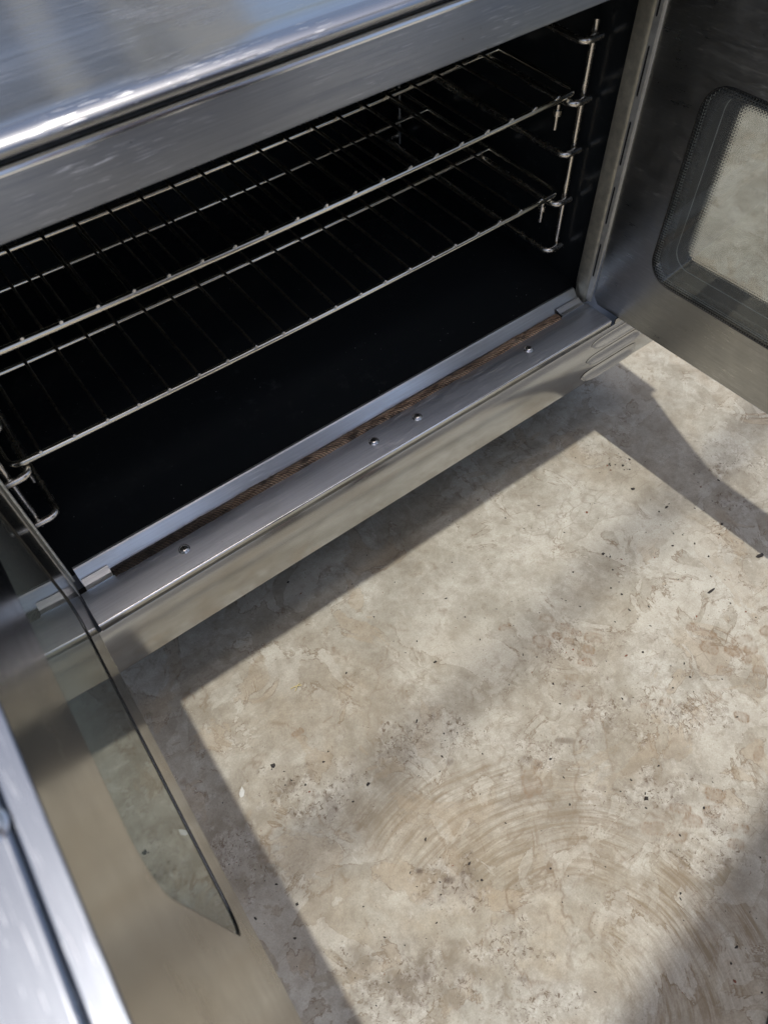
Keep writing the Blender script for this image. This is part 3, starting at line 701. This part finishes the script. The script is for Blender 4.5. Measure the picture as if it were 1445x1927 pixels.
def door(sgn, x_in, ang, label, mat, WY0):
    """sgn -1: left door, +1: right door. Built along -y from the hinge with its inner face at x=0, then turned"""
    T = Matrix.Translation((x_in, .045, 0)) @ Matrix.Rotation(ang, 4, 'Z') @ Matrix.Diagonal((sgn, 1, 1, 1)) @ Matrix.Translation((0, -.045, 0))
    yo0, yo1 = -.468, .0445
    hole = rrect(WY0, WY1, WZ0, WZ1, WR, 9)
    mb = MB(); ring(mb, outer_for(hole, yo0, yo1, DZ0, DZ1), hole, 0, .0108, T)
    d_ = mb.build('door', [mat, M_doorout], oven, bevel=.0012, seg=3)
    for f in d_.data.polygons:
        if f.normal.z > .9: f.material_index = 1
    d_.modifiers['bevel'].material = 1; d_['label'] = label
    hole2 = rrect(WY0+.014, WY1-.014, WZ0+.014, WZ1-.014, WR-.008, 9)
    mb = MB(); ring(mb, outer_for(hole2, yo0-.001, yo1+.001, DZ0-.0005, DZ1+.001), hole2, .0114, .0520, T, 0, 1)
    mb.build('outer_shell', [M_doorout, M_rubber], d_, bevel=.003, seg=3)
    # tray sloping from the opening to the smaller outer opening
    n = len(hole); a = rrect(WY0+.0005, WY1-.0005, WZ0+.0005, WZ1-.0005, WR, 9); b = rrect(WY0+.0145, WY1-.0145, WZ0+.0145, WZ1-.0145, WR-.008, 9)
    c = rrect(WY0+.029, WY1-.029, WZ0+.029, WZ1-.029, WR-.018, 9)
    mb = MB(); vs = [(.0070, *p) for p in a]+[(.0300, *p) for p in b]; mb.add(vs, [(i, (i+1) % n, n+(i+1) % n, n+i) for i in range(n)], 0, True, T); mb.build('tray', M_tray, d_)
    # black seal round the opening
    mb = MB(); a = rrect(WY0+.0007, WY1-.0007, WZ0+.0007, WZ1-.0007, WR, 9)
    tube(mb, [(.0006, *p) for p in a], .00055, 8, closed=True, T=T); mb.build('window_seal', M_rubber, d_)
    # panes: own object frames (no turning of the print needed, the door is within 4 degrees of the yz plane)
    mb = MB(); vs = [(.0014, *p) for p in hole]+[(.0054, *p) for p in hole]
    mb.add(vs, [tuple(range(n))[::1], tuple(range(2*n-1, n-1, -1))]+[(i, n+i, n+(i+1) % n, (i+1) % n) for i in range(n)], 0, False, T); mb.build('inner_pane', M_glass1, d_)
    mb = MB(); hp = rrect(WY0+.0142, WY1-.0142, WZ0+.0142, WZ1-.0142, WR-.008, 9); vs = [(.0320, *p) for p in hp]+[(.0360, *p) for p in hp]
    mb.add(vs, [tuple(range(n))[::1], tuple(range(2*n-1, n-1, -1))]+[(i, n+i, n+(i+1) % n, (i+1) % n) for i in range(n)], 0, False, T); mb.build('outer_pane', M_glass2, d_)
    for yy in (-.360, -.10): screw(.0178, yy, DZ1+.0011, d_, .0058, T=T)
    mb = MB(); bp = [(.050, .030), (.128, .030), (.118, -.020), (.094, -.080), (.068, -.150), (.046, -.215), (.030, -.222), (.030, .030)]; k = len(bp)
    mb.add([(x, y, DZ1+.0016) for x, y in bp]+[(x, y, DZ1+.0052) for x, y in bp], [tuple(range(k-1, -1, -1)), tuple(range(k, 2*k))]+[(i, (i+1) % k, k+(i+1) % k, k+i) for i in range(k)], 0, False, T)
    if sgn > 0: mb.build('shadow_plate', M_doorout, d_)  # added plate, outline shaped to cast the curved floor shadow by the hinge
    # handle bar on the outside
    mb = MB(); pts = bent([(.052, -.440, .10), (.088, -.440, .10), (.088, -.440, .36), (.052, -.440, .36)], .014, 5); tube(mb, pts, .007, 12, T=T); mb.build('handle', M_chrome, d_)
    return d_
M_tray = simple('pressed_steel_tray', (.90, .92, .88), .5, .0, 60, .12, .1)
M_glass1 = glass_mat('inner_glass', frit=(WY0, WY1, WZ0, WZ1, WR, .014, .0070, -.30))
M_glass2 = glass_mat('outer_glass', frit=(WY0+.0145, WY1-.0145, WZ0+.0145, WZ1-.0145, WR-.008, .020, .0070, -1.3))
door(-1, -.0005, -R_(1.8), 'left door, inner face seen almost edge-on', M_doorin, -.374)
door(1, .8025, R_(3.4), 'right door with its glass window facing the camera', M_doorin2, -.395)

# ------------------------------------------------------------------ yard round the oven (out of frame, seen in the steel and in the shadows)
M_wallp = simple('pale_render', (.62, .61, .57), .8, 0, 3, .12, .3)
M_wallg = simple('grey_render', (.30, .33, .38), .85, 0, 3, .12, .3)
M_roof = simple('roof_sheet', (.34, .35, .36), .5, .4, 4, .1, .2)
def shade(px, py, H):
    p = at(px, py); return (p[0]-KX*H, p[1]-KY*H)
H = 3.8
a = shade(1500, 1425, H); b = shade(1100, 2000, H)
ux, uy = a[0]-b[0], a[1]-b[1]; L_ = math.hypot(ux, uy); ux /= L_; uy /= L_; vx, vy = uy, -ux
ZR = FLOOR+H
canopy = empty('canopy', (a[0]+vx*2, a[1]+vy*2, FLOOR)); tag(canopy, 'grey sheet roof canopy on posts standing in front of the oven', 'canopy')
q = lambda s_, t_: (b[0]+ux*s_+vx*t_, b[1]+uy*s_+vy*t_)
mb = MB(); c4 = [q(-2.5, 0), q(3.5, 0), q(3.5, .55), q(-2.5, .55)]
mb.add([(*p, ZR) for p in c4]+[(*p, ZR+.03) for p in c4], [(0,1,2,3),(7,6,5,4),(0,4,5,1),(1,5,6,2),(2,6,7,3),(3,7,4,0)]); mb.build('roof', M_roof, canopy)
for (s_, t_) in ((-2.3, .3), (3.3, .3)):
    p = q(s_, t_); mb = MB(); box(mb, (p[0]-.04, p[1]-.04, FLOOR), (p[0]+.04, p[1]+.04, ZR-.001)); mb.build('post', M_roof, canopy)
# thin overhead pipe, its blurred shadow crosses the slab
Hp = 7.0; pa = shade(1230, 980, Hp); pb = shade(620, 1560, Hp); dx, dy = pb[0]-pa[0], pb[1]-pa[1]
mb = MB(); tube(mb, [(pa[0]-dx*1.5, pa[1]-dy*1.5, FLOOR+Hp), (pb[0]+dx*1.5, pb[1]+dy*1.5, FLOOR+Hp)], .0175, 10)
o = mb.build('overhead_pipe', M_roof); tag(o, 'thin overhead pipe high above the slab', 'pipe')
bld = empty('building', (0, 3.8, FLOOR)); tag(bld, 'low grey building with pale pillars standing behind the oven', 'building')
mb = MB(); box(mb, (-3.2, 3.6, FLOOR), (1.60, 3.9, 2.06)); mb.build('wall', M_wallg, bld)
mb = MB(); box(mb, (1.601, 3.62, FLOOR), (2.06, 3.9, 3.0)); mb.build('pier', M_wallp, bld)
for xa, xb, zt in ((.92, 1.07, 1.93), (1.36, 1.42, 2.3), (1.47, 1.50, 2.3), (-.2, .1, 2.3), (-1.6, -1.3, 2.3)):
    mb = MB(); box(mb, (xa, 3.50, FLOOR), (xb, 3.599, zt)); mb.build('pillar', M_wallp, bld)
for xx in (-2.6, -.95):
    mb = MB(); box(mb, (xx, 3.58, .55), (xx+.6, 3.598, 1.3)); mb.build('window', M_dark, bld)

# ------------------------------------------------------------------ the photographer: only the tip of one dark shoe is in view
def skin_mesh(name, chains, mats, parent, root=0, sub=1):
    bm = bmesh.new(); lay = bm.verts.layers.skin.verify(); vd = {}
    for ch in chains:
        prev = None
        for (key, p, rad) in ch:
            if key in vd: v = vd[key]
            else:
                v = bm.verts.new(p); v[lay].radius = (rad, rad) if not isinstance(rad, tuple) else rad
                if not vd: v[lay].use_root = True
                vd[key] = v
            if prev is not None and prev is not v: bm.edges.new((prev, v))
            prev = v
    me = bpy.data.meshes.new(name); bm.to_mesh(me); bm.free(); o = link(name, me, mats, parent)
    m = o.modifiers.new('skin', 'SKIN'); m.use_smooth_shade = True
    m = o.modifiers.new('sub', 'SUBSURF'); m.levels = m.render_levels = sub
    return o
M_skin = simple('skin', (.42, .25, .17), .5, 0, 90, .08, .05)
M_navy = simple('navy_cloth', (.012, .015, .026), .85, 0, 240, .25, .4)
M_shirt = simple('grey_shirt', (.09, .10, .12), .85, 0, 240, .2, .3)
M_hair = simple('dark_hair', (.02, .014, .01), .5, 0, 400, .3, .5)
M_shoe = simple('black_shoe', (.010, .011, .016), .5, 0, 150, .3, .2)
per = empty('person', (.545, -.882, FLOOR)); tag(per, 'person in navy trousers and black shoes, shoe tip in the bottom right corner', 'person')
PT = Matrix.Translation((.545, -.882, FLOOR)) @ Matrix.Rotation(R_(14), 4, 'Z')
def pp(x, y, z): return PT @ Vector((x, y, z))
ch = [[('pel', pp(0, 0, .96), .13), ('w', pp(0, .01, 1.12), .12), ('ch', pp(0, .0, 1.32), .14), ('nk0', pp(0, .0, 1.47), .06), ('nk', pp(0, .02, 1.54), .052), ('hd', pp(0, .045, 1.62), (.075, .085)), ('hd2', pp(0, .035, 1.70), (.078, .095)), ('top', pp(0, .02, 1.755), .05)],
      [('hd', None, 0), ('ns', pp(0, .135, 1.635), .012)]]
for sg in (-1, 1):
    n = str(sg)
    ch.append([('pel', None, 0), ('hip'+n, pp(.095*sg, 0, .90), .085), ('kn'+n, pp(.105*sg, .03, .50), .055), ('an'+n, pp(.11*sg, -.01, .10), .036), ('ft'+n, pp(.115*sg, .05, .045), .034), ('toe'+n, pp(.12*sg, .15, .03), .026)])
    ch.append([('ch', None, 0), ('sh'+n, pp(.185*sg, 0, 1.42), .055), ('el'+n, pp(.235*sg, .0, 1.12), .042), ('wr'+n, pp(.235*sg, .10, .90), .028), ('pm'+n, pp(.232*sg, .13, .835), (.034, .018))])
    for k, (dy, L) in enumerate(((-.026, .062), (-.009, .078), (.009, .082), (.026, .074))):
        ch.append([('pm'+n, None, 0), ('f%d'%k+n, pp(.232*sg, .14+dy, .795), .0095), ('g%d'%k+n, pp(.228*sg, .15+dy, .795-L*.5), .0088), ('h%d'%k+n, pp(.220*sg, .152+dy, .795-L), .0078)])
    ch.append([('pm'+n, None, 0), ('t0'+n, pp(.222*sg, .172, .845), .011), ('t1'+n, pp(.214*sg, .196, .81), .0095)])
skin_mesh('body', ch, M_skin, per, 0, 2)
tr = [[('pel', pp(0, 0, .985), .155), ('w', pp(0, .005, 1.04), .140)]]
for sg in (-1, 1):
    n = str(sg); tr.append([('pel', None, 0), ('a'+n, pp(.100*sg, 0, .86), .110), ('b'+n, pp(.107*sg, .03, .50), .085), ('c'+n, pp(.112*sg, 0, .085), .066)])
skin_mesh('trousers', tr, M_navy, per)
sh = [[('w', pp(0, .005, .99), .158), ('m', pp(0, .01, 1.15), .148), ('c', pp(0, 0, 1.33), .162), ('n', pp(0, 0, 1.46), .072)]]
for sg in (-1, 1):
    n = str(sg); sh.append([('c', None, 0), ('s'+n, pp(.19*sg, 0, 1.41), .072), ('e'+n, pp(.226*sg, .0, 1.20), .060)])
skin_mesh('shirt', sh, M_shirt, per)
skin_mesh('hair', [[('a', pp(0, -.035, 1.66), .070), ('b', pp(0, -.01, 1.735), (.082, .09)), ('c', pp(0, .05, 1.752), .055)]], M_hair, per, 0, 2)
for sg in (-1, 1):
    mb = MB(); prof_ = ((-.085, .030, .060), (-.06, .036, .085), (0, .036, .082), (.07, .043, .060), (.13, .048, .045), (.175, .044, .036), (.20, .028, .024)); vs = []; n = 14
    for (yy, ww, hh) in prof_:
        for i in range(n):
            a_ = 2*math.pi*i/n; vs.append(pp(.115*sg+ww*math.cos(a_), yy+.01, max(.002, hh*.5+hh*.5*math.sin(a_))))
    fs = [(k*n+i, k*n+(i+1) % n, (k+1)*n+(i+1) % n, (k+1)*n+i) for k in range(len(prof_)-1) for i in range(n)]+[tuple(range(n))[::-1], tuple(range((len(prof_)-1)*n, len(prof_)*n))]
    mb.add(vs, fs, 0, True); mb.build('shoe', M_shoe, per)
    mb = MB(); c = pp(.030*sg, .118, 1.655); tube(mb, [c+Vector((0, -.012, 0)), c+Vector((0, 0, 0))], [.011, .007], 10); mb.build('eye', M_dark, per)
    skin_mesh('ear', [[('a', pp(.083*sg, .03, 1.665), .012), ('b', pp(.086*sg, .032, 1.632), .009)]], M_skin, per)

# ------------------------------------------------------------------ things on the floor
M_crumb = simple('burnt_crumb', (.018, .014, .012), .7, 0, 300, .4, .5)
M_chip = simple('white_chip', (.45, .45, .42), .6, 0, 300, .1, .3)
M_straw = simple('dry_straw', (.50, .42, .20), .6, 0, 300, .2, .3)
M_rust = simple('rust_crumb', (.16, .06, .035), .8, 0, 300, .3, .5)
def crumb_geo(mb, p, r, h, seed, mi=0, stretch=1.0, ang=0.0):
    rnd = random.Random(seed); n = 8; ca, sa = math.cos(ang), math.sin(ang); vs = []
    rad = [r*rnd.uniform(.55, 1.25) for _ in range(n)]
    for k, (q, hh) in enumerate(((1, 0), (1.05, .45), (.55, 1.0))):
        for i in range(n):
            a = 2*math.pi*i/n; x = rad[i]*q*math.cos(a)*stretch; y = rad[i]*q*math.sin(a)/math.sqrt(stretch)
            vs.append((p[0]+x*ca-y*sa, p[1]+x*sa+y*ca, p[2]+h*hh*rnd.uniform(.75, 1.2)))
    fs = [(k*n+i, k*n+(i+1) % n, (k+1)*n+(i+1) % n, (k+1)*n+i) for k in range(2) for i in range(n)]; fs.append(tuple(2*n+i for i in range(n)))
    mb.add(vs, fs, mi, False)
def floor_z(p): return (p[0], p[1], FLOOR-.0002)
big = [((1430,1046),.0075,1.3,M_crumb,'largest black crumb, on the floor at the right edge by the door shadow'),
       ((1191,920),.0048,1.2,M_crumb,'black angular crumb alone just outside the long straight door shadow'),
       ((1135,1042),.0042,1.1,M_crumb,'black rounded crumb on sunlit concrete left of the reddish flecks'),
       ((1358,986),.0038,1.1,M_crumb,'small black crumb inside the shadow edge below the right door'),
       ((1254,955),.0042,1.9,M_crumb,'thin jagged black flake lying beside a round crumb on sunlit concrete'),
       ((1240,963),.0034,1.0,M_crumb,'round black crumb beside a thin jagged flake on sunlit concrete'),
       ((1337,1113),.0046,2.6,M_crumb,'long thin black splinter on the sunlit floor towards the right edge'),
       ((1172,876),.0040,1.0,M_crumb,'black crumb in a loose cluster against the shadow edge under the door'),
       ((1216,1503),.0048,1.2,M_crumb,'black crumb among pale pitted scabs in the lower right of the floor'),
       ((819,1246),.0040,1.2,M_crumb,'single black crumb on clean concrete in the middle of the floor'),
       ((693,1476),.0042,1.2,M_crumb,'black crumb right of the pale scab near the left shadow'),
       ((514,1441),.0052,1.2,M_crumb,'black crumb above the pale scab near the left shadow'),
       ((559,1702),.0030,1.0,M_crumb,'small black crumb on the lower left shadow edge'),
       ((1104,964),.0030,1.0,M_rust,'tiny rust red crumb on the sunlit concrete below the oven')]
for i, ((px, py), r, st, m, lb) in enumerate(big):
    p = at(px, py); mb = MB(); root_p = floor_z(p); r *= .62; crumb_geo(mb, (0, 0, 0), r, r*.7, 40+i, 0, st, random.uniform(-.6, .6))
    o = mb.build('crumb', m); o.location = root_p; tag(o, lb, 'crumb', 'crumbs scattered on the concrete floor')
p = at(455, 1492); mb = MB()
mb.add([(-.004,-.010,.0004),(.003,-.008,.001),(.0065,.001,.003),(.002,.012,.0012),(-.0025,.004,.0028),(-.0055,-.002,.0008),(0,0,.0034)], [(0,1,6),(1,2,6),(2,3,6),(3,4,6),(4,5,6),(5,0,6)], 0)
mb.add([(-.004,-.010,0),(.003,-.008,0),(.0065,.001,.0005),(.002,.012,0),(-.0025,.004,.0005),(-.0055,-.002,0)], [(5,4,3,2,1,0)], 0)
o = mb.build('paint_flake', M_chip); o.scale = (.62, .62, .62); o.location = floor_z(p); o.rotation_euler = (0, 0, -.4); tag(o, 'white leaf-shaped flake lying at the edge of the left shadow', 'flake')
for k, (a, b, lb) in enumerate((((547, 1297), (568, 1290), 'pale yellow straw on the floor, left one of a crossed pair'), ((556, 1301), (564, 1287), 'short yellow straw crossing a longer one on the floor'))):
    A = at(*a); B = at(*b); mb = MB(); c = (A+B)/2
    tube(mb, [Vector((A-c).tolist())+Vector((0,0,.0012)), Vector((0, .0008, .002+.001*k)), Vector((B-c).tolist())+Vector((0,0,.0012))], .0006, 6); o = mb.build('straw', M_straw); o.location = (c[0], c[1], FLOOR)
    tag(o, lb, 'straw')
mb = MB(); rnd = random.Random(21)
cl = [(1165,870,35,18,26),(1100,900,60,40,10),(1290,1010,120,60,22),(1200,1050,200,120,40),(1150,1150,220,100,30),(850,1190,170,90,28),(760,1130,120,60,12),(1380,1140,60,60,16),(640,1100,160,50,14),(600,1480,110,50,26),
      (800,1400,90,50,20),(840,1650,90,40,20),(480,1650,70,150,26),(1250,1500,140,70,26),(1000,1300,300,150,40),(1350,900,70,60,16),(1320,1300,110,80,22),(900,1000,160,80,16),(1100,1650,280,200,36),(700,1800,150,80,16),(1380,1780,60,120,12)]
for (px, py, sx, sy, n) in cl:
    for _ in range(n):
        q = at(px+rnd.gauss(0, .55)*sx, py+rnd.gauss(0, .55)*sy); rr = .0005+.0012*rnd.random()**3
        crumb_geo(mb, floor_z(q), rr, rr*.8, rnd.randrange(9999), 0 if rnd.random() > .15 else 1, rnd.uniform(1, 1.7), rnd.uniform(0, 3))
o = mb.build('grit', [M_crumb, M_rust]); tag(o, 'fine dark grit scattered over the concrete floor', 'grit', kind='stuff')
